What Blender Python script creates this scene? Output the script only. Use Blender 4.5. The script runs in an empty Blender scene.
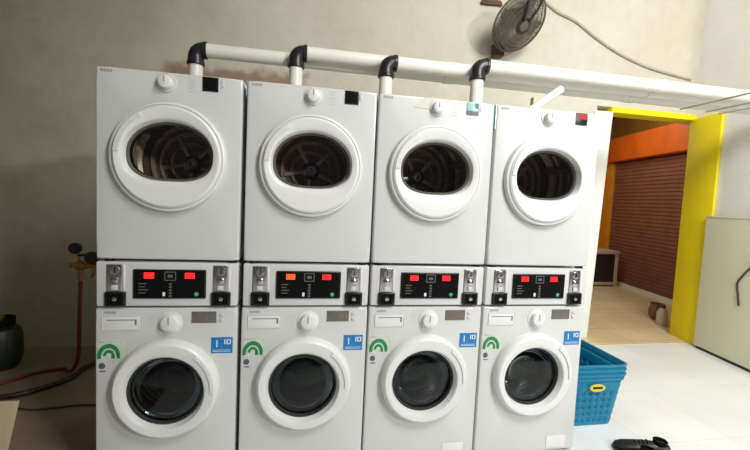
import bpy, bmesh, math, random
from mathutils import Vector, Matrix
random.seed(7)
PI = math.pi
S = bpy.context.scene
COL = S.collection

# ------------------------------------------------------------ camera
F_PX = 382.4
YAW, PIT, ROL = 0.1794, 0.0667, 0.0466
cy_, sy_, cp_, sp_ = math.cos(YAW), math.sin(YAW), math.cos(PIT), math.sin(PIT)
fw = Vector((sy_*cp_, cy_*cp_, -sp_)); R0 = Vector((cy_, -sy_, 0)); U0 = R0.cross(fw)
cr_, sr_ = math.cos(ROL), math.sin(ROL)
RR = cr_*R0 + sr_*U0; UU = -sr_*R0 + cr_*U0
cd = bpy.data.cameras.new('camera'); cam = bpy.data.objects.new('camera', cd); COL.objects.link(cam)
M = Matrix((RR, UU, -fw)).transposed().to_4x4(); M.translation = (0.9156, -1.885, 1.4011)
cam.matrix_world = M
cd.sensor_fit = 'HORIZONTAL'; cd.sensor_width = 36; cd.lens = F_PX*36/750; cd.clip_start = .02
S.camera = cam

# ------------------------------------------------------------ world, lights, exposure
w = bpy.data.worlds.new('world'); S.world = w; w.use_nodes = True
w.node_tree.nodes['Background'].inputs[0].default_value = (0.93, 0.97, 1.0, 1)
w.node_tree.nodes['Background'].inputs[1].default_value = 0.15

def area(name, loc, target, sx, sy, power, color=(1, 1, 1)):
    l = bpy.data.lights.new(name, 'AREA'); l.shape = 'RECTANGLE'; l.size = sx; l.size_y = sy
    l.energy = power; l.color = color
    o = bpy.data.objects.new(name, l); COL.objects.link(o); o.location = loc
    o.rotation_euler = (Vector(target)-Vector(loc)).to_track_quat('-Z', 'Y').to_euler()
    return o
area('shopfront_daylight', (4.3, -4.7, 3.1), (1.6, 1.0, 1.2), 0.32, 0.32, 185, (1, .98, .95))
area('right_side_fill', (3.0, -2.5, 4.1), (5.4, .7, .9), 1.8, 1.2, 320, (1, .99, .97))  # unseen soft fill, added to brighten the right side of the room
area('passage_fill', (5.2, 3.6, 2.9), (6.3, 3.6, 0.9), 0.8, 1.6, 34, (1, .93, .8))  # unseen lamp, added to brighten the passage
S.view_settings.view_transform = 'Standard'; S.view_settings.look = 'None'
S.view_settings.gamma = 1; S.view_settings.use_curve_mapping = False
S.view_settings.exposure = -0.64

# ------------------------------------------------------------ materials
def srgb(r, g, b):
    f = lambda c: (c/255/12.92) if c/255 <= .04045 else ((c/255+.055)/1.055)**2.4
    return (f(r), f(g), f(b), 1)
def mat(name, rgb, rough=.5, metal=0, noise=0, scale=8, bump=0, coat=0, emit=0, spec=.5):
    m = bpy.data.materials.new(name); m.use_nodes = True
    nt = m.node_tree; b = nt.nodes['Principled BSDF']
    c = srgb(*rgb)
    b.inputs['Base Color'].default_value = c; b.inputs['Roughness'].default_value = rough
    b.inputs['Metallic'].default_value = metal; b.inputs['Coat Weight'].default_value = coat
    b.inputs['Specular IOR Level'].default_value = spec
    if emit:
        b.inputs['Emission Color'].default_value = c; b.inputs['Emission Strength'].default_value = emit
    tc = nt.nodes.new('ShaderNodeTexCoord'); n = nt.nodes.new('ShaderNodeTexNoise')
    n.inputs['Scale'].default_value = scale; n.inputs['Detail'].default_value = 5
    nt.links.new(tc.outputs['Object'], n.inputs['Vector'])
    if noise:
        r = nt.nodes.new('ShaderNodeValToRGB')
        r.color_ramp.elements[0].position = .3; r.color_ramp.elements[1].position = .7
        r.color_ramp.elements[0].color = tuple(x*(1-noise) for x in c[:3])+(1,)
        r.color_ramp.elements[1].color = tuple(min(1, x*(1+noise*.5)) for x in c[:3])+(1,)
        nt.links.new(n.outputs['Fac'], r.inputs['Fac']); nt.links.new(r.outputs['Color'], b.inputs['Base Color'])
    if bump:
        bp = nt.nodes.new('ShaderNodeBump'); bp.inputs['Strength'].default_value = bump
        bp.inputs['Distance'].default_value = .01
        nt.links.new(n.outputs['Fac'], bp.inputs['Height']); nt.links.new(bp.outputs['Normal'], b.inputs['Normal'])
    return m
ENAMEL = mat('white_enamel', (208, 210, 208), .22, noise=.03, scale=3, coat=.3)
PLASTIC = mat('white_plastic', (224, 225, 223), .3, noise=.02, scale=4)
PALEGREY = mat('pale_grey_plastic', (205, 205, 202), .4, noise=.03)
GREY = mat('grey_plastic', (120, 118, 115), .5, noise=.05)
HANDLE = mat('handle_plastic', (224, 224, 222), .25, coat=.3)
BADGE = mat('badge_grey', (160, 160, 158), .5)
LCD = mat('grey_display_window', (112, 100, 92), .25, noise=.1, scale=40)
BLACKP = mat('black_plastic', (16, 16, 17), .35, noise=.1)
BLACKM = mat('black_matt', (6, 6, 6), .8, noise=.1, spec=.15)
RUBBER = mat('dark_rubber_seal', (42, 44, 43), .6, noise=.1)
SEALG = mat('grey_window_seal', (92, 88, 80), .5, noise=.1)
STEEL = mat('brushed_steel', (190, 185, 188), .25, 1, noise=.1, scale=30)
DRUMM = mat('bronze_tinted_drum_steel', (128, 108, 94), .4, .3, noise=.35, scale=14)
DRUMB = mat('beige_drum_steel', (214, 196, 168), .3, .25, noise=.2, scale=30)
DRUMD = mat('dark_drum_steel', (95, 95, 95), .35, .8, noise=.3, scale=20)
BACKPL = mat('drum_back_steel', (150, 112, 96), .4, .2, noise=.4, scale=18)
RED = mat('red_led', (255, 40, 38), .5, emit=3.2)
ORANGELED = mat('orange_red_led', (255, 92, 40), .5, emit=3.2)
REDGLOW = mat('dark_red_display', (150, 22, 34), .35, emit=.25)
GREEN = mat('green_led', (40, 165, 105), .5, emit=.35)
PRINT = mat('grey_print', (95, 95, 95), .6)
WHITEPR = mat('white_print', (225, 232, 238), .5)
BLUE = mat('blue_sticker', (20, 118, 186), .4, noise=.12, scale=60)
LABELG = mat('pale_green_label', (205, 215, 198), .5, noise=.05, scale=50)
GREENP = mat('green_print', (35, 135, 80), .5, noise=.15, scale=60)
SLATE = mat('slate_blue_sticker', (70, 95, 112), .5, noise=.15, scale=60)
TEAL = mat('teal_film', (140, 198, 190), .2, noise=.1, scale=20)
MILKY = mat('milky_patch', (208, 210, 192), .3, noise=.08, scale=25)
PVC = mat('white_pvc', (236, 234, 226), .35, noise=.04, scale=6)
PVCBLK = mat('black_pvc', (34, 32, 34), .35, noise=.2, scale=20)
FANG = mat('grey_fan_plastic', (100, 93, 80), .5, noise=.1)
FAND = mat('dark_fan_plastic', (46, 40, 36), .55, noise=.15)
BROWN = mat('brown_bakelite', (92, 62, 48), .6, noise=.2)
BRASS = mat('brass', (176, 132, 70), .35, .9, noise=.2, scale=40)
HOSE = mat('dark_red_hose', (112, 36, 36), .5, noise=.2, scale=30)
HOSED = mat('dark_brown_hose', (48, 28, 26), .5, noise=.2, scale=30)
CABLE = mat('pale_cable', (176, 168, 148), .6, noise=.2)
CABLED = mat('dark_cable', (60, 58, 52), .6)
BASKET = mat('teal_blue_plastic', (0, 122, 160), .38, noise=.12, scale=12)
YLAB = mat('yellow_label', (226, 205, 60), .5)
DGREEN = mat('dark_green_paint', (26, 38, 24), .45, noise=.25)
YELLOW = mat('yellow_wall_paint', (250, 226, 6), .55, noise=.06, scale=5, bump=.15)
YELLOWD = mat('ochre_wall_paint', (222, 150, 24), .6, noise=.12, scale=4, bump=.15)
ORANGE = mat('orange_paint', (222, 104, 22), .5, noise=.15, scale=4)
OLIVE = mat('olive_board', (148, 108, 42), .7, noise=.2, scale=3)
SHUT = mat('maroon_shutter_paint', (140, 92, 74), .5, noise=.2, scale=5)
CREAM = mat('cream_laminate', (228, 226, 200), .45, noise=.04, scale=3)
WHITEW = mat('white_wall_paint', (238, 238, 234), .7, noise=.05, scale=3, bump=.15)
WOODF = mat('pale_painted_wood', (196, 184, 158), .6, noise=.1)
DARKIN = mat('dark_maroon_panel', (52, 28, 30), .6, noise=.2)
SHOE = mat('black_shoe_leather', (22, 22, 24), .45, noise=.3, scale=25, bump=.2)
CLAY = mat('brown_clay', (128, 96, 70), .7, noise=.2)
BOARD = mat('cream_board', (196, 182, 150), .7, noise=.06)
CEIL = mat('ceiling_paint', (205, 200, 188), .8, noise=.05)
TRANSB = mat('clear_bottle_plastic', (206, 198, 182), .2, noise=.1)

def glass(name, tint, gl=.12):
    m = bpy.data.materials.new(name); m.use_nodes = True; nt = m.node_tree
    nt.nodes.clear()
    o = nt.nodes.new('ShaderNodeOutputMaterial'); mx = nt.nodes.new('ShaderNodeMixShader')
    t = nt.nodes.new('ShaderNodeBsdfTransparent'); g = nt.nodes.new('ShaderNodeBsdfGlossy')
    f = nt.nodes.new('ShaderNodeFresnel'); f.inputs[0].default_value = 1.45
    t.inputs[0].default_value = tint; g.inputs['Roughness'].default_value = .04
    g.inputs[0].default_value = (.9, .95, .95, 1)
    nt.links.new(f.outputs[0], mx.inputs[0]); nt.links.new(t.outputs[0], mx.inputs[1]); nt.links.new(g.outputs[0], mx.inputs[2])
    nt.links.new(mx.outputs[0], o.inputs[0]); return m
GLASS_D = glass('dryer_door_glass', (.93, .92, .9, 1))
GLASS_B = glass('washer_bowl_glass', (.6, .62, .6, 1))
GLASS_W = glass('washer_door_glass', (.42, .45, .44, 1))

def wall_plaster():
    m = bpy.data.materials.new('mottled_plaster'); m.use_nodes = True; nt = m.node_tree; N = nt.nodes; L = nt.links
    b = N['Principled BSDF']; b.inputs['Roughness'].default_value = .85
    tc = N.new('ShaderNodeTexCoord')
    n1 = N.new('ShaderNodeTexNoise'); n1.inputs['Scale'].default_value = .9; n1.inputs['Detail'].default_value = 7; n1.inputs['Roughness'].default_value = .6
    n2 = N.new('ShaderNodeTexNoise'); n2.inputs['Scale'].default_value = 9; n2.inputs['Detail'].default_value = 6
    L.new(tc.outputs['Object'], n1.inputs['Vector']); L.new(tc.outputs['Object'], n2.inputs['Vector'])
    r = N.new('ShaderNodeValToRGB'); e = r.color_ramp.elements
    e[0].position = .32; e[0].color = srgb(196, 190, 173); e[1].position = .68; e[1].color = srgb(208, 205, 192)
    L.new(n1.outputs['Fac'], r.inputs['Fac'])
    # brown band behind the first two stacks, with a ragged outline
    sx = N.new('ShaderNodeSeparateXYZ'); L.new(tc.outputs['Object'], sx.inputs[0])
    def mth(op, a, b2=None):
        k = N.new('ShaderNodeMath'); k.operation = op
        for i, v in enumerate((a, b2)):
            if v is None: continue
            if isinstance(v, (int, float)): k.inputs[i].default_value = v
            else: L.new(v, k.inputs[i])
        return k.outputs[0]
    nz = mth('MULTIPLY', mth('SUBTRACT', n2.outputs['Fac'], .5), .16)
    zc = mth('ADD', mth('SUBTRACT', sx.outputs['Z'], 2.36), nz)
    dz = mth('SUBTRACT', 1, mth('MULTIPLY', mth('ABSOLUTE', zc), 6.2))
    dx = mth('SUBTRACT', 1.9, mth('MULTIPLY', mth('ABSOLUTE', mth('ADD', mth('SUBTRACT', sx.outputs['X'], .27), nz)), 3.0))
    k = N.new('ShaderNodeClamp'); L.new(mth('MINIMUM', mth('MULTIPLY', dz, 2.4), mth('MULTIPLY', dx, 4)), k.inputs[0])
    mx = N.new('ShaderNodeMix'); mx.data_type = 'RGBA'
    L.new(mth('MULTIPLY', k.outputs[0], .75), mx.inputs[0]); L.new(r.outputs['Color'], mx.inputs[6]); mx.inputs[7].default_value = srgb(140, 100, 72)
    m2 = N.new('ShaderNodeMix'); m2.data_type = 'RGBA'; m2.blend_type = 'MULTIPLY'; m2.inputs[0].default_value = .16
    r2 = N.new('ShaderNodeValToRGB'); r2.color_ramp.elements[0].position = .35; r2.color_ramp.elements[0].color = (.72, .68, .62, 1); r2.color_ramp.elements[1].position = .6
    L.new(n2.outputs['Fac'], r2.inputs['Fac']); L.new(mx.outputs[2], m2.inputs[6]); L.new(r2.outputs['Color'], m2.inputs[7])
    # darker, browner tone towards the left half of the wall, ragged edge
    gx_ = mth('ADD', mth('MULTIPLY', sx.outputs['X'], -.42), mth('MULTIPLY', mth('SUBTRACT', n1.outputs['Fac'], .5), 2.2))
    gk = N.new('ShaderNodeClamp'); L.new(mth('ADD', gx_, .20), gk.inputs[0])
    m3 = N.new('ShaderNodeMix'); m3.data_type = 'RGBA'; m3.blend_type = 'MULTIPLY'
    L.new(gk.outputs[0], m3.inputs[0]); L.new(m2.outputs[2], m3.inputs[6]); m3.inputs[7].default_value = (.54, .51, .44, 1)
    L.new(m3.outputs[2], b.inputs['Base Color'])
    bp = N.new('ShaderNodeBump'); bp.inputs['Strength'].default_value = .25; bp.inputs['Distance'].default_value = .02
    L.new(n2.outputs['Fac'], bp.inputs['Height']); L.new(bp.outputs['Normal'], b.inputs['Normal'])
    return m
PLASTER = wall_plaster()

def tile(name, c1, c2, grout, size, rough=.3):
    m = bpy.data.materials.new(name); m.use_nodes = True; nt = m.node_tree; N = nt.nodes; L = nt.links
    b = N['Principled BSDF']; b.inputs['Roughness'].default_value = rough
    tc = N.new('ShaderNodeTexCoord'); br = N.new('ShaderNodeTexBrick')
    br.offset = 0; br.inputs['Scale'].default_value = 1; br.inputs['Mortar Size'].default_value = .004
    br.inputs['Brick Width'].default_value = size; br.inputs['Row Height'].default_value = size
    br.inputs['Color1'].default_value = srgb(*c1); br.inputs['Color2'].default_value = srgb(*c2); br.inputs['Mortar'].default_value = srgb(*grout)
    L.new(tc.outputs['Object'], br.inputs['Vector'])
    n = N.new('ShaderNodeTexNoise'); n.inputs['Scale'].default_value = 2.5; n.inputs['Detail'].default_value = 6
    L.new(tc.outputs['Object'], n.inputs['Vector'])
    r = N.new('ShaderNodeValToRGB'); r.color_ramp.elements[0].position = .3; r.color_ramp.elements[0].color = (.86, .84, .8, 1); r.color_ramp.elements[1].position = .6
    L.new(n.outputs['Fac'], r.inputs['Fac'])
    mx = N.new('ShaderNodeMix'); mx.data_type = 'RGBA'; mx.blend_type = 'MULTIPLY'; mx.inputs[0].default_value = .6
    L.new(br.outputs['Color'], mx.inputs[6]); L.new(r.outputs['Color'], mx.inputs[7]); L.new(mx.outputs[2], b.inputs['Base Color'])
    return m
TILELIT = tile('overexposed_floor_tile', (238, 240, 238), (232, 236, 234), (228, 229, 225), .6)  # lit copy of the passage floor, overexposure put into the colour
TILEB = tile('beige_floor_tile', (232, 214, 170), (224, 204, 158), (170, 150, 110), .4)
CONC = mat('dirty_brown_concrete', (134, 118, 100), .8, noise=.35, scale=3, bump=.3)

# ------------------------------------------------------------ mesh helpers
class MB:
    def __init__(s): s.v = []; s.f = []
    def add(s, vs, fs):
        o = len(s.v); s.v += [tuple(v) for v in vs]; s.f += [tuple(i+o for i in f) for f in fs]; return s
    def loft(s, loops, cap0=False, cap1=False, closed=True):
        n = len(loops[0]); vs = [p for l in loops for p in l]; fs = []
        for a in range(len(loops)-1):
            for i in range(n if closed else n-1):
                j = (i+1) % n
                fs.append((a*n+i, a*n+j, (a+1)*n+j, (a+1)*n+i))
        if cap0: fs.append(tuple(range(n))[::-1])
        if cap1: fs.append(tuple((len(loops)-1)*n+i for i in range(n)))
        return s.add(vs, fs)
    def box(s, x0, x1, y0, y1, z0, z1, bev=0):
        if bev <= 0:
            return s.add([(x, y, z) for z in (z0, z1) for y in (y0, y1) for x in (x0, x1)],
                         [(0, 2, 3, 1), (4, 5, 7, 6), (0, 1, 5, 4), (1, 3, 7, 5), (3, 2, 6, 7), (2, 0, 4, 6)])
        b = bmesh.new(); bmesh.ops.create_cube(b, size=1)
        for v in b.verts: v.co = Vector(((x0+x1)/2+v.co.x*(x1-x0), (y0+y1)/2+v.co.y*(y1-y0), (z0+z1)/2+v.co.z*(z1-z0)))
        bmesh.ops.bevel(b, geom=list(b.edges), offset=bev, segments=3, profile=.5, affect='EDGES')
        b.verts.index_update()
        s.add([v.co[:] for v in b.verts], [[v.index for v in f.verts] for f in b.faces]); b.free(); return s
    def tube(s, pts, r, n=12, cap=True):
        P = [Vector(p) for p in pts]; loops = []; up = None
        rs = r if isinstance(r, (list, tuple)) else [r]*len(P)
        for i, p in enumerate(P):
            t = (P[min(i+1, len(P)-1)]-P[max(i-1, 0)]).normalized()
            if up is None: up = t.orthogonal().normalized()
            else: up = (up-t*up.dot(t)).normalized()
            q = t.cross(up)
            loops.append([p+rs[i]*(math.cos(a)*up+math.sin(a)*q) for a in [2*PI*k/n for k in range(n)]])
        return s.loft(loops, cap, cap)
    def lathe(s, c, prof, axis='z', n=32, cap0=False, cap1=False):
        c = Vector(c); loops = []
        for (r, h) in prof:
            l = []
            for k in range(n):
                a = 2*PI*k/n; u, v = r*math.cos(a), r*math.sin(a)
                l.append(c+(Vector((u, v, h)) if axis == 'z' else Vector((u, h, v)) if axis == 'y' else Vector((h, u, v))))
            loops.append(l)
        return s.loft(loops, cap0, cap1)
    def build(s, name, m, parent=None, matrix=None, ang=35):
        me = bpy.data.meshes.new(name); me.from_pydata([tuple(v) for v in s.v], [], s.f)
        b = bmesh.new(); b.from_mesh(me); bmesh.ops.recalc_face_normals(b, faces=b.faces); b.to_mesh(me); b.free()
        me.materials.append(m)
        for p in me.polygons: p.use_smooth = True
        me.set_sharp_from_angle(angle=math.radians(ang))
        o = bpy.data.objects.new(name, me); COL.objects.link(o)
        if parent: o.parent = parent
        return o
def crom(pts, sub=8):
    P = [Vector(p) for p in pts]; P = [2*P[0]-P[1]]+P+[2*P[-1]-P[-2]]; out = []
    for i in range(1, len(P)-2):
        for k in range(sub):
            t = k/sub; a, b, c, d = P[i-1:i+3]
            out.append(.5*((2*b)+(-a+c)*t+(2*a-5*b+4*c-d)*t*t+(-a+3*b-3*c+d)*t**3))
    out.append(P[-2]); return out
def thing(name, label, cat, loc=(0, 0, 0), group=None, rz=0):
    o = bpy.data.objects.new(name, None); COL.objects.link(o); o.location = loc; o.rotation_euler[2] = rz
    o.empty_display_size = .1
    return tag(o, label, cat, group)
def tag(o, label, cat, group=None):
    o['label'] = label; o['category'] = cat
    if group: o['group'] = group
    return o
def struct(name, mb, m):
    o = mb.build(name, m); o['kind'] = 'structure'; return o
def dup_tree(o, parent=None):
    c = o.copy(); COL.objects.link(c)
    if parent: c.parent = parent
    for ch in list(o.children): dup_tree(ch, c)
    return c

# ------------------------------------------------------------ setting
WY = 1.76
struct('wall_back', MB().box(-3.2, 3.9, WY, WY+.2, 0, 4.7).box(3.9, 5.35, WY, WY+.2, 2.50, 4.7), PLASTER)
tm = MB().box(3.86, 4.072, WY-.03, WY+.2, 0, 2.44, .004)
tm.v = [(x-.085*(1-z/2.44), y, z) for x, y, z in tm.v]      # the jamb leans a little
struct('trim_1', tm, WHITEW)
struct('trim_2', MB().box(4.072, 5.2, WY-.02, WY+.16, 2.44, 2.50, .004), YELLOW)
struct('floor', MB().box(-3.2, 5.6, -6.5, WY+.2, -.1, 0), TILELIT)
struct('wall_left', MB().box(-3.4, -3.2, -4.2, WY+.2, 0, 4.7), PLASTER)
struct('ceiling', MB().box(-3.4, 5.6, -4.2, WY+.2, 4.7, 4.8), CEIL)
# right wall: runs towards the camera, slightly askew
def skew(mb, p=(5.10, WY), d=(-.1695, -.9855)):
    n = (-d[1], d[0])      # outward (+x)
    mb.v = [(p[0]+n[0]*x+d[0]*y, p[1]+n[1]*x+d[1]*y, z) for x, y, z in mb.v]; return mb
struct('wall_right', skew(MB().box(.03, .3, .03, 1.9, 0, 2.45).box(.03, .3, -.25, 1.9, 2.45, 4.7)), WHITEW)
struct('trim_3', skew(MB().box(.0, .028, -.02, .375, 0, 2.45, .004).box(.028, .12, -.02, .028, 0, 2.44)), YELLOW)
# floor of the left corner: bare concrete strip
struct('floor_2', MB().box(-3.2, -.02, -1.2, WY, 0, .003), CONC)
# passage beyond the opening
struct('floor_3', MB().box(3.9, 7.4, WY-.25, 6.2, .0, .004).box(3.9, 7.4, WY+.2, 6.2, -.1, 0), TILEB)
struct('wall_passage_far', MB().box(3.6, 7.6, 5.35, 5.5, 0, 3.4), YELLOWD)
def seg(mb_, a=(6.90, 5.2), b=(6.30, 1.75)):
    A = Vector(a); d = (Vector(b)-A); L = d.length; d /= L; n = Vector((-d.y, d.x))
    mb_.v = [(A.x+d.x*x+n.x*y, A.y+d.y*x+n.y*y, z) for x, y, z in mb_.v]; return mb_
LEN = math.hypot(.6, 3.45)
struct('wall_passage_right', seg(MB().box(-.1, LEN+.2, .13, .3, 0, 3.4)), OLIVE)
struct('wall_passage_near', MB().box(5.35, 6.22, WY+.02, WY+.2, 0, 3.4), YELLOWD)
struct('ceiling_passage', MB().box(3.6, 7.6, WY+.2, 5.5, 3.3, 3.4), OLIVE)
struct('trim_4', seg(MB().box(.0, LEN, -.10, .13, 2.34, 2.79, .01)), ORANGE)
struct('trim_5', seg(MB().box(.5, LEN, .0, .03, 0.004, .065)), WHITEW)
# roller shutter
sh = MB(); prof = []
z = .05
while z < 2.30:
    prof += [(.064, z), (.05, z+.010), (.05, z+.045), (.064, z+.055)]; z += .065
x0, x1 = .45, LEN-.02
vs = []; fs = []
for (y, zz) in prof: vs += [(x0, y, zz), (x1, y, zz)]
for i in range(len(prof)-1): fs.append((2*i, 2*i+1, 2*i+3, 2*i+2))
sh.add(vs, fs); sh.box(x0, x1, .08, .125, .05, 2.33)
seg(sh); o = sh.build('roller_shutter', SHUT)
tag(o, 'maroon brown ribbed roller shutter closed under the orange beam beyond the yellow doorway', 'shutter')
struct('trim_6', seg(MB().box(.0, .44, .0, .13, 0.004, 2.335, .01)), YELLOWD)
o = MB().tube([(6.28, 3.9, 2.35), (6.28, 3.9, 3.3)], .012).build('conduit', CABLE)
o.location = (.35, 1.0, 0)
tag(o, 'thin pale conduit pipe hanging above the orange beam beyond the doorway', 'pipe')

# ------------------------------------------------------------ machines
PITCH = .6215
NA = 96
def ring(cx, cz, rx, rz, y, n=NA):
    return [(cx+rx*math.cos(2*PI*k/n), y, cz+rz*math.sin(2*PI*k/n)) for k in range(n)]
def rrect(x0, x1, z0, z1, rad, y, cx, cz, n=NA):
    out = []
    for k in range(n):
        a = 2*PI*k/n; dx, dz = math.cos(a), math.sin(a)
        lo, hi = 0., 2.
        for _ in range(30):
            t = (lo+hi)/2; px, pz = cx+dx*t, cz+dz*t
            qx = max(x0+rad-px, px-x1+rad, 0); qz = max(z0+rad-pz, pz-z1+rad, 0)
            if math.hypot(qx, qz) <= rad: lo = t
            else: hi = t
        out.append((cx+dx*lo, y, cz+dz*lo))
    for qx, qz in ((x0, z0), (x1, z0), (x0, z1), (x1, z1)):
        k = round(math.atan2(qz-cz, qx-cx)/(2*PI/n)) % n
        sx_, sz_ = (1 if qx > cx else -1), (1 if qz > cz else -1); r3 = rad*.3
        out[k] = (qx-sx_*r3, y, qz-sz_*r3)
        for j, (ax, az) in ((k-1, (qx, qz)), ((k+1) % n, (qx, qz))):
            px, _, pz = out[j]
            if abs(px-qx) < abs(pz-qz): out[j] = (qx, y, pz)
            else: out[j] = (px, y, qz)
    return out
def snapped(l, x0, x1, z0, z1, rad):
    return l
def cabinet(x0, x1, z0, z1, cx, cz, r, depth, hole_depth=.06):
    m = MB(); e = .012
    L = [rrect(x0, x1, z0, z1, .006, depth, cx, cz), rrect(x0, x1, z0, z1, .006, e, cx, cz),
         rrect(x0+.0015, x1-.0015, z0+.0015, z1-.0015, .006, e*.45, cx, cz),
         rrect(x0+.005, x1-.005, z0+.005, z1-.005, .006, e*.12, cx, cz),
         rrect(x0+.011, x1-.011, z0+.011, z1-.011, .006, 0, cx, cz),
         ring(cx, cz, r, r, 0), ring(cx, cz, r, r, hole_depth)]
    m.loft(L, cap0=True); return m
def dshape(cx, cz, a, b, y, flat=.86, n=NA):
    out = []
    for k in range(n):
        t = 2*PI*k/n; c, s = math.cos(t), math.sin(t)
        e = 2.0 if s > 0 else 2.7
        rr_ = (abs(c)**e+abs(s)**e)**(-1/e)
        out.append((cx+a*rr_*c, y, cz+b*rr_*s*(1 if s > 0 else flat)))
    return out
def lerp_loop(a, b, t, y): return [(p[0]*(1-t)+q[0]*t, y, p[2]*(1-t)+q[2]*t) for p, q in zip(a, b)]
def disc_shell(loop, cx, cz, bulge, y0, n=6):
    loops = []
    for k in range(n+1):
        t = 1-k/(n+.6); yy = y0-bulge*(1-t*t)
        loops.append([(cx+(p[0]-cx)*t, yy, cz+(p[2]-cz)*t) for p in loop])
    return loops

def knob(name, parent, cx, cz, r, m, y=0, h=.022):
    k = MB().lathe((cx, y, cz), [(r*1.02, .0), (r, -h*.7), (r*.93, -h*.92), (r*.8, -h), (.001, -h)], 'y', 40).build(name, m, parent)
    MB().box(cx-.003, cx+.003, y-h-.002, y-h, cz-r*.1, cz+r*.85, .0008).build('pointer', BADGE, k)
    return k

def make_dryer(i):
    t = thing('tumble_dryer', '', 'dryer')
    cx, cz = .303, 1.546 - 1.079
    z0, z1 = 0, .846
    body = cabinet(-.003, .609, z0, z1, cx, cz, .215, .60).build('body', ENAMEL, t)
    # door ring
    R = .243; gx, gz = .304, 1.562-1.079
    win = dshape(gx, gz, .188, .147, -.03)
    win2 = dshape(gx, gz, .181, .140, .004)
    o0 = ring(cx, cz, R, R, 0)
    base = ring(cx, cz, R*.93, R*.93, -.042)
    d = MB().loft([o0, ring(cx, cz, R, R, -.018), ring(cx, cz, R*.985, R*.985, -.028), ring(cx, cz, R*.955, R*.955, -.031),
                   ring(cx, cz, R*.945, R*.945, -.026), ring(cx, cz, R*.935, R*.935, -.026), ring(cx, cz, R*.925, R*.925, -.036), ring(cx, cz, R*.89, R*.89, -.042),
                   lerp_loop(base, win, .75, -.040), lerp_loop(base, win, .93, -.036), win, win2])
    door = d.build('door', PLASTIC, t)
    MB().loft([dshape(gx, gz, .1815, .1405, -.004), dshape(gx, gz, .176, .135, -.008), dshape(gx, gz, .170, .130, .0), dshape(gx, gz, .168, .128, .03)]).build('seal', SEALG, door)
    g = disc_shell(dshape(gx, gz, .176, .135, 0), gx, gz, .002, .002)
    MB().loft(g, cap1=True).build('door_glass', GLASS_D, door)
    # handle recess at the upper left of the ring
    h = MB()
    lp = []
    for k in range(13):
        a = math.radians(122+k*4.5)
        lp.append([(cx+rr_*math.cos(a), y, cz+rr_*math.sin(a)) for rr_, y in ((.196, -.0405), (.198, -.0465), (.218, -.0455), (.221, -.0385))])
    h.loft(lp, True, True, closed=True); h.build('door_handle', HANDLE, door)
    # drum
    dr = MB().lathe((cx, 0, cz), [(.212, .035), (.24, .05), (.25, .06), (.25, .37)], 'y', 64)
    drum = dr.build('drum', DRUMM, t)
    for y0_, w_ in ((.10, .045), (.19, .03), (.25, .07)):
        n_ = int(w_/.014); pr = [(.25, y0_)]
        for q_ in range(n_): pr += [(.238, y0_+.003+q_*.014), (.238, y0_+.010+q_*.014), (.246, y0_+.012+q_*.014)]
        MB().lathe((cx, 0, cz), pr+[(.25, y0_+w_+.004)], 'y', 64).build('drum_band', DRUMB, drum)
    for a in (20, 140, 260):
        a = math.radians(a); ca, sa = math.cos(a), math.sin(a)
        lp = []
        for yy in (.07, .10, .33, .36):
            hgt = .05 if .08 < yy < .34 else .02
            lp.append([(cx+ca*q-sa*w_, yy, cz+sa*q+ca*w_) for q, w_ in ((.25, -.03), (.25-hgt, -.008), (.25-hgt, .008), (.25, .03))])
        MB().loft(lp, True, True).build('drum_paddle', BACKPL, drum)
    MB().lathe((cx, 0, cz), [(.25, .37), (.001, .37)], 'y', 48).build('drum_back', BACKPL, drum)
    for r_ in (.205, .16, .105):
        MB().lathe((cx, 0, cz), [(r_+.012, .37), (r_+.008, .355), (r_-.004, .352), (r_-.010, .37)], 'y', 56).build('back_ring', DRUMB, drum)
    hb = MB().lathe((cx, 0, cz), [(.052, .37), (.048, .345), (.03, .335), (.022, .34), (.014, .325), (.001, .322)], 'y', 28).build('drum_hub', STEEL, drum)
    for k in range(5):
        a = k*2*PI/5+.5; m = MB().box(-.011, .011, .345, .368, .045, .155, .004)
        m.v = [(cx+x_*math.cos(a)-z_*math.sin(a), y_, cz+x_*math.sin(a)+z_*math.cos(a)) for x_, y_, z_ in m.v]
        m.build('back_spoke', DRUMB, drum)
    # knob, bezel, display, badge
    kx, kz = (.284, .300, .298, .296)[i], 1.877-1.079
    bz = MB().lathe((kx, 0, kz), [(.043, 0), (.043, -.004), (.036, -.006), (.001, -.006)], 'y', 40).build('knob_bezel', PALEGREY, t)
    knob('control_knob', t, kx, kz, .0285, PLASTIC, -.006, .026)
    for k in range(9):
        a = math.radians(-40+k*32.5)
    m = MB()
    for k in range(5):
        m.box(.375, .405-.004*(k % 2), -.0012, 0, kz-.03+k*.014, kz-.027+k*.014)
    m.build('printed_marks', PALEGREY, t)
    m = MB()
    for a in range(4): m.box(.018+.0125*a, .028+.0125*a, -.0012, 0, .822, .834)
    m.build('badge', BADGE, t)
    # display
    ex = (.436, .450, .453, .457)[i]
    ds = MB().box(ex, ex+.068, -.004, 0, .776, .84, .0015)
    if i == 2:
        ds.build('display', TEAL, t)
        MB().box(ex+.002, ex+.064, -.0052, -.004, .778, .797).box(ex+.045, ex+.062, -.0052, -.004, .81, .836).build('display_glass', BLACKP, t.children[-1])
    elif i == 3:
        dd = ds.build('display', BLACKP, t)
        MB().box(ex+.010, ex+.064, -.0052, -.004, .806, .836).build('red_display_glass', REDGLOW, dd)
    else:
        dd = ds.build('display', BLACKP, t)
        MB().box(ex+.006, ex+.062, -.0048, -.004, .782, .834).build('display_glass', BLACKM, dd)
    MB().box(ex+.08 if ex < .45 else ex+.072, ex+.092 if ex < .45 else ex+.082, -.003, 0, .80, .83, .001).build('start_button', PALEGREY, t)
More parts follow.
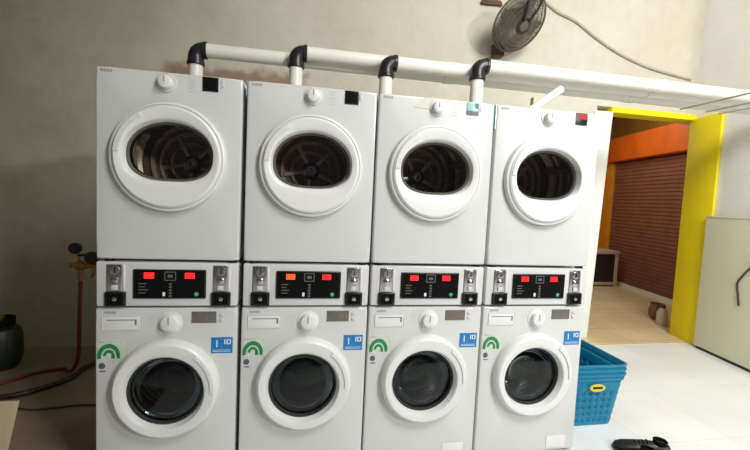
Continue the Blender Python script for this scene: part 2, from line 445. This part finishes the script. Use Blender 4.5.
    for k, (xx, yy) in enumerate(((.04, .03), (.574, .03), (.04, .57), (.574, .57))):
        MB().lathe((xx, yy, 0), [(.02, -.012), (.02, 0.002)], 'z', 16, True, True).build('foot', BLACKP, t)
    if i in (1, 3):   # strip of protective film left on the side edge
        MB().box(-.0065, -.0035, .004, .09, .775 if i == 1 else .72, .843).build('thin_sheet', TEAL, t)['label'] = 'teal protective film strip'
    if i == 2:  # thin milky patch on the front panel beside the knob
        m = MB(); z_ = -1.079
        pts = [(.174, .79), (.19, .804), (.215, .838), (.235, .8445), (.35, .8445), (.378, .838), (.33, .826), (.262, .788)]
        m.add([(x, -.0022, zz) for x, zz in pts]+[(x, -.0004, zz) for x, zz in pts],
              [tuple(range(8)), tuple(range(8, 16))[::-1]]+[(k, (k+1) % 8, 8+(k+1) % 8, 8+k) for k in range(8)])
        m.build('thin_sheet', MILKY, t)['label'] = 'milky pale patch beside the knob'
    return t

SEGS = {'0': 'abcdef', '8': 'abcdefg', '5': 'acdfg', '3': 'abcdg'}
def digit(m, ch, x, z, wd, ht, y):
    t = .0028; s_ = SEGS[ch]
    yy = (y-.001, y)
    if 'a' in s_: m.box(x, x+wd, *yy, z+ht-t, z+ht)
    if 'g' in s_: m.box(x, x+wd, *yy, z+ht/2-t/2, z+ht/2+t/2)
    if 'd' in s_: m.box(x, x+wd, *yy, z, z+t)
    if 'f' in s_: m.box(x, x+t, *yy, z+ht/2, z+ht)
    if 'e' in s_: m.box(x, x+t, *yy, z, z+ht/2)
    if 'b' in s_: m.box(x+wd-t, x+wd, *yy, z+ht/2, z+ht)
    if 'c' in s_: m.box(x+wd-t, x+wd, *yy, z, z+ht/2)

def make_console(i):
    t = thing('payment_console', '', 'console')
    Z = .862; f = lambda z: z-Z
    MB().box(-.001, .607, 0, .56, 0, .2045, .006).build('body', ENAMEL, t)
    d = MB().box(.153, .466, -.008, 0, f(.899), f(1.035), .005).build('display_panel', BLACKP, t)
    MB().box(.160, .459, -.0088, -.008, f(.905), f(1.029)).build('display_glass', BLACKM, d)
    for q, (x, ch) in enumerate(((.198, '888'), (.372, '888'))):
        m = MB()
        for k, c_ in enumerate(ch): digit(m, c_, x+.003+k*.0145, f(.995), .0115, .025, -.0089)
        m.build('red_digits', ORANGELED if (i == 1 and q == 0) else RED, d)
    m = MB()
    for a, b_, c_, e in ((.286, .336, 1.022, 1.026), (.286, .336, .984, .988), (.286, .290, .984, 1.026), (.332, .336, .984, 1.026), (.300, .322, .998, 1.012)):
        m.box(a, b_, -.0095, -.0088, f(c_), f(e))
    m.build('display_icon', PRINT, d); m = MB()
    for k in range(5): m.box(.306, .318, -.0095, -.0088, f(.908+k*.014), f(.916+k*.014))
    m.build('indicator_column', PRINT, d); m = MB()
    for k in range(4): m.box(.178, .178+(.03, .038, .026, .033)[k], -.0095, -.0088, f(.925+k*.014), f(.929+k*.014))
    m.build('display_print', PRINT, d)
    MB().box(.279, .290, -.0097, -.0088, f(.912), f(.930)).build('start_icon', WHITEPR, d)
    m = MB().lathe((.425, -.0088, f(.921)), [(.0095, 0), (.0095, -.001), (.0001, -.001)], 'y', 20)
    m.build('green_light', GREEN, d)
    for x in (.043, .496):
        a = MB().box(x, x+.064, -.005, 0, f(.931), f(1.056), .003).build('coin_slot_plate', STEEL, t)
        MB().lathe((x+.036, -.005, f(1.030)), [(.020, 0), (.020, -.005), (.015, -.006), (.013, -.003), (.0001, -.003)], 'y', 24).build('coin_slot', STEEL, a)
        MB().box(x+.034, x+.037, -.0105, -.0055, f(1.018), f(1.042)).build('slot_opening', BLACKM, a)
        MB().lathe((x+.034, -.005, f(.985)), [(.017, 0), (.017, -.005), (.010, -.009), (.0001, -.009)], 'y', 24).build('reject_button', STEEL, a)
        MB().box(x+.022, x+.048, -.012, -.004, f(.940), f(.962), .003).build('lever', PALEGREY, a)
        MB().box(x+.068, x+.076, -.004, 0, f(.935), f(1.056), .0015).build('cover_strip', PLASTIC, t)
        c = MB().box(x-.006, x+.081, -.012, 0, f(.866), f(.930), .004).build('coin_return_box', BLACKP, t)
        MB().box(x+.006, x+.070, -.0126, -.0115, f(.872), f(.922)).build('return_flap', BLACKM, c)
        MB().lathe((x+.038, -.0127, f(.899)), [(.010, 0), (.010, -.004), (.0001, -.005)], 'y', 18).build('lock', STEEL, c)
    return t

def make_washer(i):
    t = thing('washing_machine', '', 'washer')
    cx, cz = .304, .475; gx, gz = .297, .463
    b = cabinet(-.006, .609, .012, .852, cx, cz, .20, .59); body = b.build('body', ENAMEL, t)
    R = .232
    o0 = ring(cx, cz, R, R, 0); w0 = ring(gx, gz, .172, .168, -.035); base = ring(cx, cz, R*.93, R*.93, -.05)
    door = MB().loft([o0, ring(cx, cz, R, R, -.022), ring(cx, cz, R*.985, R*.985, -.036), ring(cx, cz, R*.96, R*.96, -.045), base,
                      lerp_loop(base, w0, .5, -.050), lerp_loop(base, w0, .85, -.046), w0, ring(gx, gz, .166, .162, -.012), ring(gx, gz, .160, .156, .0)]).build('door', PLASTIC, t)
    lp = []
    for k in range(13):
        a = math.radians(-4+k*4.6)
        lp.append([(cx+rr_*math.cos(a), y, cz+rr_*math.sin(a)) for rr_, y in ((.196, -.048), (.198, -.056), (.213, -.056), (.216, -.046))])
    MB().loft(lp, True, True).build('door_handle', HANDLE, door)
    MB().loft([ring(gx, gz, .1665, .1625, -.016), ring(gx, gz, .158, .154, -.02), ring(gx, gz, .152, .148, 0), ring(gx, gz, .17, .17, .05)]).build('seal', RUBBER, door)
    g = disc_shell(ring(gx, gz, .160, .156, 0), gx, gz, .022, -.004, 8)
    MB().loft(g, cap1=True).build('door_glass', GLASS_W, door)
    # inner glass bowl seen through the window, slanting into the drum
    lp = []
    for k in range(7):
        q = k/6; rr_ = .15*math.cos(q*PI/2*.82)
        lp.append(ring(gx, gz-.012*q, rr_, rr_, .01+.10*math.sin(q*PI/2)))
    MB().loft(lp, cap1=True).build('glass_bowl', GLASS_B, door)
    prof = [(.19, .05), (.225, .065)]; y = .07
    while y < .40: prof += [(.235, y), (.235, y+.03), (.231, y+.034)]; y += .04
    dr = MB().lathe((cx, 0, cz), prof+[(.235, .42)], 'y', 64)
    for a in (80, 200, 320):
        a = math.radians(a); ca, sa = math.cos(a), math.sin(a); lp = []
        for yy in (.08, .12, .36, .41):
            hgt = .06 if .1 < yy < .4 else .02
            lp.append([(cx+ca*q-sa*w_, yy, cz+sa*q+ca*w_) for q, w_ in ((.235, -.035), (.235-hgt, -.01), (.235-hgt, .01), (.235, .035))])
        dr.loft(lp, True, True)
    drum = dr.build('drum', DRUMD, t)
    MB().lathe((cx, 0, cz), [(.235, .42), (.16, .41), (.15, .40), (.07, .405), (.05, .39), (.0001, .385)], 'y', 48).build('drum_back', DRUMD, drum)
    # detergent drawer
    dw = MB().box(.026, .178, -.0025, .0, .752, .815, .004).build('detergent_drawer', PLASTIC, t)
    MB().box(.045, .168, -.0031, -.0024, .797, .801).box(.160, .168, -.0031, -.0024, .775, .801).build('drawer_shade_strips', GREY, dw)  # grey strips draw the shade along the drawer's top and right end
    m = MB()
    for a in range(4): m.box(.034+.0125*a, .044+.0125*a, -.0012, 0, .828, .838)
    m.build('badge', BADGE, t)
    MB().lathe((.312, 0, .786), [(.052, 0), (.052, -.003), (.046, -.005), (.0001, -.005)], 'y', 40).build('knob_bezel', PLASTIC, t)
    knob('programme_knob', t, .312, .786, .037, PLASTIC, -.005, .026)
    m = MB()
    for k in range(6): m.box(.222, .244, -.0012, 0, .760+k*.011, .763+k*.011)
    m.build('printed_marks', PALEGREY, t); m = MB()
    for k in range(6): m.box(.366, .38, -.0012, 0, .760+k*.011, .763+k*.011)
    m.build('printed_marks', PALEGREY, t)
    ds = MB().box(.404, .514, -.003, 0, .782, .836, .001).build('display', LCD, t)
    m = MB()
    for k in range(3): m.box(.425+k*.03, .425+k*.03+.014, -.0036, -.003, .804, .814)
    m.build('display_segments', LCD, ds)
    for k in range(2): MB().box(.528, .548, -.004, 0, .786+k*.026, .802+k*.026, .0015).build('button', PALEGREY, t)
    # stickers
    s1 = MB().box(.010, .118, -.0011, 0, .612, .706).build('green_label', LABELG, t)
    m = MB()
    gcx, gcz = .052, .632
    for (r0, r1) in ((.048, .031), (.024, .012)):
        lp = []
        for k in range(17):
            a = PI*k/16
            lp.append([(gcx+r*math.cos(a), y, gcz+r*1.18*math.sin(a)) for r, y in ((r0, -.0011), (r0, -.002), (r1, -.002), (r1, -.0011))])
        m.loft(lp, True, True)
    for x in (-.0395, .0395, .018): m.box(gcx+x-.0075, gcx+x+.0075, -.002, -.0011, .619, .636)
    m.build('green_arch_print', GREENP, s1)
    m = MB().box(.014, .112, -.0018, -.0011, .695, .701).box(.012, .034, -.0018, -.0011, .695, .703)
    for k in range(3): m.box(.104, .116, -.0018, -.0011, .672-k*.012, .675-k*.012)
    m.build('label_print', PALEGREY, s1)
    MB().lathe((.023, 0, .585), [(.014, 0), (.014, -.0012), (.0001, -.0012)], 'y', 24).build('round_sticker', SLATE, t)
    MB().box(.012, .038, -.0011, 0, .558, .563).build('sticker_caption', SLATE, t)
    s2 = MB().box(.492, .590, -.0011, 0, .632, .710).build('blue_sticker', BLUE, t)
    m = MB().box(.516, .521, -.0018, -.0011, .662, .696)
    m.box(.552, .557, -.0018, -.0011, .676, .700).box(.562, .582, -.0018, -.0011, .696, .700).box(.562, .582, -.0018, -.0011, .676, .680).box(.562, .567, -.0018, -.0011, .676, .700).box(.577, .582, -.0018, -.0011, .676, .700)
    for k in range(2): m.box(.500, .582, -.0018, -.0011, .640+k*.007, .642+k*.007)
    m.build('white_print', WHITEPR, s2)
    MB().box(.43, .55, -.003, 0, .03, .10, .0015).build('filter_flap', PLASTIC, t)
    for k, (xx, yy) in enumerate(((.04, .04), (.566, .04), (.04, .55), (.566, .55))):
        MB().lathe((xx, yy, 0), [(.022, 0.003 if False else 0), (.022, .008), (.012, .009), (.012, .013)], 'z', 16, True, True).build('foot', BLACKP, t)
    return t

POS = ['at the left end of the row', 'second from the left in the row', 'third from the left in the row', 'at the right end of the row, nearest the yellow doorway']
DX = ['with a plain black display, beside the bare wall', 'with a black display and teal film on its left edge', 'with teal film over its display and a milky patch by the knob', 'with a red lit display']
dn = None
con0 = wash0 = None
for i in range(4):
    x = (-.001, .631, 1.253, 1.877)[i]
    d = make_dryer(i); d.location = (x, 0, 1.079)
    d['label'] = 'white tumble dryer %s' % ['stacked at the left end of the row, beside the bare wall', 'second from the left, plain black display, teal film on its left edge', 'third from the left, teal film over its display', 'at the right end with a red lit display'][i]
    d['group'] = 'tumble dryers in the top row'
    c = make_console(i); c.location = (x, 0, .862)
    c['label'] = ['white coin console with red digits under the leftmost dryer', 'white coin console whose left digits glow orange, under the second dryer from left',
                  'white coin console with red digits under the third dryer from the left', 'white coin console with red digits at the right end of the row'][i]
    c['group'] = 'coin consoles between dryers and washers'
    if wash0 is None: wash0 = make_washer(0); wv = wash0
    else: wv = dup_tree(wash0)
    wv.location = (x, 0, 0)
    wv['label'] = ['white front loading washing machine at the left end of the row, by the hoses', 'white front loading washing machine second from the left',
                   'white front loading washing machine third from the left', 'white front loading washing machine at the right end, beside the blue baskets'][i]
    wv['group'] = 'washing machines in the bottom row'

# ------------------------------------------------------------ exhaust pipes
PIPES = [(.147, .95, 2.354, 'first'), (.813, .86, 2.376, 'second'), (1.425, .77, 2.345, 'third'), (2.055, .68, 2.362, 'fourth')]
LBL = ['white exhaust pipe with black elbow rising behind the leftmost dryer',
       'white exhaust pipe with black elbow rising behind the second dryer from the left',
       'white exhaust pipe with black elbow rising behind the third dryer from the left',
       'white exhaust pipe whose black elbow stands rightmost, below the fan']
for k, (x, y, zc, nm) in enumerate(PIPES):
    r = .045; er = .051
    t = thing('exhaust_pipe', LBL[k], 'pipe', (x, y, 1.0), 'dryer exhaust pipes')
    zc -= 1.0
    MB().tube([(0, 0, .5), (0, 0, zc-.06)], r, 24).build('riser', PVC, t)
    pts = [(0, 0, zc-.10), (0, 0, zc-.07)]+[(.052-.052*math.cos(a), 0, zc-.052+.052*math.sin(a)) for a in [PI/2*q/8 for q in range(0, 9)]]+[(.068, 0, zc)]
    rr_ = [er+.002, er+.002]+[er]*9+[er+.002]
    e = MB().tube(pts, rr_, 24).build('elbow', PVCBLK, t)
    MB().lathe((0, 0, zc-.105), [(er+.002, 0), (er+.006, .004), (er+.006, .022), (er+.002, .026)], 'z', 24, True, True).build('collar', PVCBLK, e)
    MB().lathe((.048, 0, zc), [(er, 0), (er+.006, .003), (er+.006, .022), (er, .025)], 'x', 24, True, True).build('collar', PVCBLK, e)
    end = (4.86, 4.88, 4.90, 4.92)[k] - x
    MB().tube([(.055, 0, zc), (end, 0, zc)], r+.002, 24).build('horizontal_run', PVC, t)
    for c_ in (1.9, 3.5):
        if c_ > x+.5: MB().lathe((c_-x, 0, zc), [(r+.001, 0), (r+.007, .002), (r+.007, .07), (r+.001, .072)], 'x', 24, True, True).build('coupling', PVC, t)
    if k == 0:
        pass
# bracket holding the pipes above the last dryer
t = thing('pipe_bracket', 'slanted white pipe bracket standing on the rightmost dryer under the pipes', 'bracket', (2.36, .46, 1.925))
MB().box(-.012, .012, -.02, .02, 0, .19, .003).build('post', WOODF, t)
MB().tube([(-.03, -.025, .10), (.165, -.045, .25)], .026, 16).build('arm', PVC, t)
MB().box(-.06, .08, -.05, .05, 0, .006, .002).build('foot_plate', PVC, t)

# ------------------------------------------------------------ wall fan
t = thing('wall_fan', 'grey wall mounted fan with round wire cage above the white pipes', 'fan', (2.77, 1.45, 3.07)); t.scale = (.92, .92, .92)
nrm = Vector((.20, -.64, -.60)).normalized()
q = nrm.to_track_quat('Z', 'Y').to_matrix().to_4x4()
def rotv(m): m.v = [tuple(q @ Vector(v)) for v in m.v]; return m
c = MB()
for sgn in (1, -1):
    for rr_, hh in ((.285, 0), (.27, .03), (.24, .05), (.20, .062), (.16, .068), (.11, .07)):
        if sgn < 0 and rr_ == .285: continue
        c.tube([(rr_*math.cos(a), rr_*math.sin(a), sgn*hh) for a in [2*PI*k/48 for k in range(49)]], .0035 if rr_ < .28 else .008, 6, False)
    for k in range(96):
        a = 2*PI*k/96
        c.tube([(r_*math.cos(a+(.285-r_)*.8), r_*math.sin(a+(.285-r_)*.8), sgn*h_) for r_, h_ in ((.284, 0), (.265, .035), (.22, .058), (.15, .069), (.075, .071))], .0031, 4, False)
rotv(c).build('cage', FANG, t)
rotv(MB().lathe((0, 0, 0), [(.001, .088), (.06, .086), (.078, .078), (.08, .066), (.07, .062)], 'z', 32)).build('cage_badge', FAND, t)
rotv(MB().lathe((0, 0, 0), [(.001, -.2), (.06, -.195), (.085, -.16), (.09, -.08), (.07, -.06), (.001, -.06)], 'z', 32)).build('motor', FAND, t)
for k in range(4):
    a0 = k*PI/2; lp = []
    for s_ in range(6):
        rr_ = .04+.2*s_/5; wd = .03+.12*math.sin(min(1, s_/4)*PI*.6)
        lp.append([(rr_*math.cos(a0)-w_*math.sin(a0), rr_*math.sin(a0)+w_*math.cos(a0), z_+w_*.35) for w_, z_ in ((-wd*.5, .0), (wd*.5, .0), (wd*.5, .006), (-wd*.5, .006))])
    rotv(MB().loft(lp, True, True)).build('blade', FANG, t)
for dx_ in (0,):
    pass
MB().tube(crom([(-.06, .07, -.06), (-.07, .20, -.10), (-.06, .27, -.14)], 6), .022, 12).build('arm', FAND, t)
MB().box(-.115, -.005, .245, .34, -.24, -.10, .012).build('wall_mount', BROWN, t)
upv = (Vector((-.12, 0, 1))-nrm*Vector((-.12, 0, 1)).dot(nrm)).normalized(); rtv = upv.cross(nrm)
if rtv.x < 0: rtv = -rtv
for s_ in (-1, 1):
    MB().tube([nrm*.093+upv*.05+rtv*s_*.035, nrm*.098+upv*.17+rtv*s_*.065, nrm*.06+upv*.34+rtv*s_*.10], .012, 8).build('guard_strut', FAND, t)
MB().tube([nrm*.06+upv*.34-rtv*.11, nrm*.06+upv*.34+rtv*.11], .012, 8).build('guard_crossbar', FAND, t)
rotv(MB().lathe((0, 0, 0), [(.001, .096), (.045, .094), (.05, .085)], 'z', 28)).build('hub_disc', FANG, t)

o = MB()
for k in range(9):
    a = random.uniform(0, 6.28); o.tube(crom([(2.62+random.uniform(-.1, .12), 1.74, 3.36+random.uniform(-.01, .04)) for _ in range(3)], 4), .014, 6)
o = o.build('dried_garland', BROWN)
tag(o, 'brown dried tangle on the wall left of the fan', 'decoration')

wp = [(3.02, WY-.012, 3.56), (3.208, WY-.012, 3.452), (3.36, WY-.014, 3.37), (3.561, WY-.012, 3.31), (3.80, WY-.012, 3.18), (4.119, WY-.012, 3.042), (4.5, WY-.012, 2.94), (5.02, WY-.012, 2.873)]
o = MB().tube(crom(wp, 6), .013, 8).build('power_cable', CABLE)
tag(o, 'pale grey cable slanting down the wall to the right of the fan', 'cable')

# rods overhead at right
for k, (a, b_, lab) in enumerate([((3.79, .72, 2.222), (3.79, -.9, 2.222), 'thin grey drying rod overhead at right, longest and highest of the three'),
                                  ((4.03, .72, 2.222), (4.03, -.9, 2.215), 'thin grey drying rod overhead at right, middle of the three'),
                                  ((4.16, .72, 2.218), (4.16, -.9, 2.20), 'thin grey drying rod overhead at right, shortest and lowest of the three')]):
    o = MB().tube([a, b_], .007, 8).build('drying_rod', CABLE); tag(o, lab, 'rod', 'drying rods overhead')

# ------------------------------------------------------------ cream cupboard at the right wall
cup = thing('cream_cupboard', 'tall plain cream cupboard against the right wall beside the yellow pillar', 'cupboard')
skew(MB().box(-.045, -.004, .365, 1.7, .03, 1.375, .004)).build('body', CREAM, cup)
skew(MB().box(-.05, -.004, .36, 1.7, 1.375, 1.392, .003)).build('top_board', CREAM, cup)
skew(MB().box(-.035, -.01, .385, 1.68, .0, .03)).build('plinth', BLACKP, cup)
so = skew(MB().box(-.085, -.046, .98, 1.10, 1.0, 1.16, .006)).build('socket_box', GREY)
tag(so, 'grey socket box on the cream cupboard at the right edge', 'socket')
sk = lambda x, y, z: skew(MB().add([(x, y, z)], [])).v[0]
cb = MB().tube(crom([sk(-.06, .97, 1.03), sk(-.055, .91, .97), sk(-.055, .82, .85), sk(-.055, .78, .77), sk(-.055, .80, .65), sk(-.055, .815, .57)], 6), .008, 8).build('hanging_cable', CABLED)
tag(cb, 'thin dark cable hanging down the cream cupboard from the socket box', 'cable')
bg = MB(); bx, by, _ = sk(.04, .98, 0)
bg.lathe((bx, by, 1.392), [(.03, 0), (.055, .02), (.062, .06), (.05, .10), (.03, .125), (.001, .13)], 'z', 24, True)
bg = bg.build('round_jar', GREY); tag(bg, 'dark grey round jar standing on top of the cream cupboard', 'jar')

# clutter inside the doorway
t = thing('plastic_bottle', 'pale plastic bottle standing at the foot of the yellow pillar', 'bottle', (5.34, 2.1, .004))
MB().lathe((0, 0, 0), [(.055, 0), (.06, .02), (.06, .16), (.03, .21), (.022, .215)], 'z', 24, True, True).build('body', TRANSB, t)
MB().lathe((0, 0, .213), [(.028, 0), (.028, .035), (.024, .04)], 'z', 16, True, True).build('cap', BROWN, t)
o = MB().lathe((5.49, 2.32, .004), [(.05, 0), (.085, .05), (.09, .12), (.07, .19), (.08, .21), (.07, .205), (.06, .12), (.04, .02)], 'z', 24, True, True).build('clay_pot', CLAY)
tag(o, 'small brown clay pot beside the pale bottle inside the doorway', 'pot')
t = thing('low_cabinet', 'low cream framed cabinet with dark panel at the far end of the passage', 'cabinet', (6.15, 4.2, .004))
for x_ in (-.42, .38): MB().box(x_, x_+.06, -.02, .04, 0, .62, .004).build('leg', WOODF, t)
MB().box(-.44, .46, -.03, .38, .60, .66, .004).build('top', WOODF, t)
MB().box(-.36, .38, -.015, .035, .03, .08, .003).build('rail', WOODF, t)
MB().box(-.36, .38, .0, .36, .08, .60).build('dark_panel', DARKIN, t)

# ------------------------------------------------------------ nested laundry baskets
def basket_mesh():
    H = .345
    def lp(z, out=0.0):
        k = z*.18; x0, x1, y0, y1 = .06-k-out, .42+k+out, .02-k*.25-out, .46+k+out
        pts = []; rad = .045
        for (cx_, cy2, a0) in ((x1-rad, y1-rad, 0), (x0+rad, y1-rad, 90), (x0+rad, y0+rad, 180), (x1-rad, y0+rad, 270)):
            for s_ in range(5):
                a = math.radians(a0+s_*22.5); pts.append((cx_+rad*math.cos(a), cy2+rad*math.sin(a)))
        res = []
        for i in range(len(pts)):
            a, b_ = Vector(pts[i]), Vector(pts[(i+1) % len(pts)]); n = 14 if (b_-a).length > .1 else 1
            for s_ in range(n): p = a.lerp(b_, s_/n); res.append((p.x, p.y, z))
        return res
    zs = [0, .03]+[.03+.022*k for k in range(1, 11)]+[.28, .30]
    loops = [lp(z, .0022 if q_ % 2 else 0) for q_, z in enumerate(zs)]; n = len(loops[0]); m = MB(); vs = [p for l in loops for p in l]; fs = [tuple(range(n))[::-1]]
    for a in range(len(zs)-1):
        for i in range(n):
            j = (i+1) % n
            seg_long = (Vector(loops[a][i])-Vector(loops[a][j])).length > .018
            if a % 2 == 1 and 0 < a < 11 and seg_long and (i % 2 == 0): continue
            fs.append((a*n+i, a*n+j, (a+1)*n+j, (a+1)*n+i))
    m.add(vs, fs); return m, lp
def rim_mesh(lp):
    return MB().loft([lp(.30, .0005), lp(.30, .008), lp(.318, .009), lp(.320, .005), lp(.326, .005), lp(.328, .012), lp(.343, .013), lp(.345, .009), lp(.343, .002), lp(.31, -.001)])
bs0 = None
BL = ['teal blue laundry basket at the bottom of the nested pile, with yellow oval label', 'teal blue plastic laundry basket in the middle of the nested pile', 'teal blue plastic laundry basket on top of the nested pile']
for k in range(3):
    if bs0 is None:
        t = thing('laundry_basket', BL[0], 'basket'); m, lpf = basket_mesh()
        b_ = m.build('body', BASKET, t); sm = b_.modifiers.new('thickness', 'SOLIDIFY'); sm.thickness = .0025; sm.offset = 0
        rim_mesh(lpf).build('rim', BASKET, t); bs0 = t
    else:
        t = dup_tree(bs0); t['label'] = BL[k]
    t['group'] = 'nested laundry baskets'; t.location = (2.525, .20, .003+.0315*k)
yl = MB(); cx_, cz_ = .262, .262
yl.loft([[(cx_+.055*math.cos(a)*s_, -.001-.0115+y_, cz_+.024*math.sin(a)*s_) for a in [2*PI*k/32 for k in range(32)]] for s_, y_ in ((1, .006), (1, 0), (.001, 0))])
yo = yl.build('oval_label', YLAB, bs0)
MB().box(cx_-.036, cx_+.036, -.0132, -.012, cz_-.007, cz_+.009).build('label_print', DGREEN, yo)

# ------------------------------------------------------------ black shoes on the floor
def shoe(name, loc, rz, lab, toe=1):
    t = thing(name, lab, 'shoe', loc, 'pair of black shoes', rz)
    lp = []
    prof = [(-.135, .018, .05), (-.13, .033, .085), (-.10, .038, .098), (-.05, .038, .090), (.0, .042, .082), (.05, .048, .066), (.10, .046, .052), (.13, .034, .040), (.142, .015, .028)]
    for x_, w_, h_ in prof:
        l = []
        for k in range(16):
            a = 2*PI*k/16
            l.append((x_, w_*math.cos(a), .014+max(0, (h_-.014))*(.5+.5*math.sin(a))))
        lp.append(l)
    MB().loft(lp, True, True).build('upper', SHOE, t)
    lp = []
    for z_, g in ((0, .0), (.004, .004), (.014, .005), (.018, 0)):
        l = []
        for s_ in (1, -1):
            for x_, w_, h_ in (prof if s_ > 0 else prof[::-1]): l.append((x_*1.02, s_*(w_+g), z_))
        lp.append(l)
    MB().loft(lp, True, True).build('sole', BLACKP, t)
    MB().lathe((-.085, 0, .094), [(.034, -.01), (.036, .012), (.030, .014), (.026, -.004), (.001, -.004)], 'z', 20).build('collar', BLACKM, t)
    for k in range(4): MB().tube([(-.02+k*.02, -.024, .080-k*.006), (-.02+k*.02, 0, .092-k*.006), (-.02+k*.02, .024, .080-k*.006)], .003, 6).build('lace', BLACKM, t)
    return t
shoe('shoe', (2.72, -.17, 0), math.radians(175), 'black shoe lying nearest the machines, toe to the left')
shoe('shoe', (2.875, -.075, 0), math.radians(150), 'black shoe on the white floor just behind its mate, farther from the camera')

# ------------------------------------------------------------ gas regulator and hoses at left
t = thing('gas_regulator', 'brass gas regulator with two dark round gauges left of the machines', 'regulator', (-.50, .90, .86))
MB().tube([(-.09, 0, .02), (.02, 0, .02), (.14, 0, .02)], .016, 14).tube([(-.03, 0, .0), (-.03, 0, -.08)], .014, 12).build('body', BRASS, t)
MB().lathe((-.03, 0, .02), [(.02, -.03), (.032, -.02), (.032, .02), (.02, .03)], 'x', 20, True, True).build('hex_body', BRASS, t)
for (gx_, gz_, r_) in ((-.052, .135, .036), (.045, .075, .040)):
    g = MB().lathe((gx_, -.02, gz_), [(r_*.9, .02), (r_, .015), (r_, -.008), (r_*.9, -.012), (.001, -.012)], 'y', 28).build('gauge', BLACKP, t)
    MB().lathe((gx_, -.032, gz_), [(r_*.8, 0), (r_*.8, -.001), (.001, -.001)], 'y', 28).build('gauge_face', RUBBER, g)
    MB().tube([(gx_, 0, gz_-r_*.5), (gx_*.6, 0, .03)], .007, 10).build('stem', BRASS, g)
MB().lathe((-.02, 0, .082), [(.022, 0), (.026, .006), (.022, .014)], 'z', 16, True, True).build('valve_knob', BLACKP, t)
MB().tube([(.05, .0, .02), (.05, -.0, -.035), (.05, -.03, -.05)], .010, 10).build('tap', BRASS, t)
o = MB().tube([(-.37, .90, .90), (-.37, .90, 1.02), (-.37, .90, 1.15), (-.37, WY, 1.15)], .012, 12).build('gas_pipe', BRASS)
tag(o, 'thin brass gas pipe beside the left edge of the machines', 'pipe')
h = [(-.53, .90, .78), (-.535, .90, .62), (-.55, .92, .42), (-.60, 1.0, .22), (-.72, 1.15, .06), (-.85, 1.28, .02), (-1.0, 1.22, .02), (-1.15, 1.05, .02), (-1.5, .95, .02), (-2.0, .95, .02)]
o = MB().tube(crom(h, 8), .0125, 10).build('gas_hose', HOSE); tag(o, 'dark red hose hanging from the brass regulator to the floor', 'hose')
h = [(-.15, 1.45, .30), (-.50, 1.47, .10), (-.70, 1.28, .024), (-.70, 1.12, .024), (-.78, 1.00, .024), (-.88, .90, .024), (-1.02, .86, .024), (-1.5, .80, .024), (-2.1, .8, .024)]
o = MB().tube(crom(h, 8), .017, 10).build('floor_hose', HOSED); tag(o, 'thick dark brown hose curving out from behind the machines over the floor', 'hose')
h = [(.1, .80, .01), (-.30, .74, .01), (-.45, .75, .01), (-.60, .73, .01), (-.72, .72, .01), (-.9, .78, .01)]
o = MB().tube(crom(h, 6), .006, 8).build('thin_cable', CABLED); tag(o, 'thin dark cable on the floor in front of the hoses', 'cable')
t = thing('gas_cylinder', 'small dark green gas cylinder standing by the left wall corner', 'cylinder', (-1.32, 1.38, .003))
MB().lathe((0, 0, 0), [(.10, 0), (.105, .02), (.125, .06), (.13, .10), (.13, .25), (.11, .30), (.05, .335), (.03, .34)], 'z', 28, True, True).build('tank', DGREEN, t)
MB().lathe((0, 0, .32), [(.085, 0), (.088, .06), (.080, .06), (.078, 0)], 'z', 24).build('collar_guard', BLACKM, t)
MB().lathe((0, 0, .335), [(.02, 0), (.02, .04), (.028, .045), (.028, .06), (.001, .062)], 'z', 16).build('valve', BRASS, t)
# cream board at lower left
bd = MB()
P = [(-.80, -.10, 0), (-.36, -.10, 0), (-.262, -.10, .474), (-.80, -.10, .474)]
bd.add([Vector(p) for p in P]+[Vector(p)+Vector((0, .03, 0)) for p in P], [(0, 1, 2, 3), (7, 6, 5, 4), (0, 4, 5, 1), (1, 5, 6, 2), (2, 6, 7, 3), (3, 7, 4, 0)])
o = bd.build('cream_board', BOARD); tag(o, 'plain cream board standing at the lower left edge', 'board')
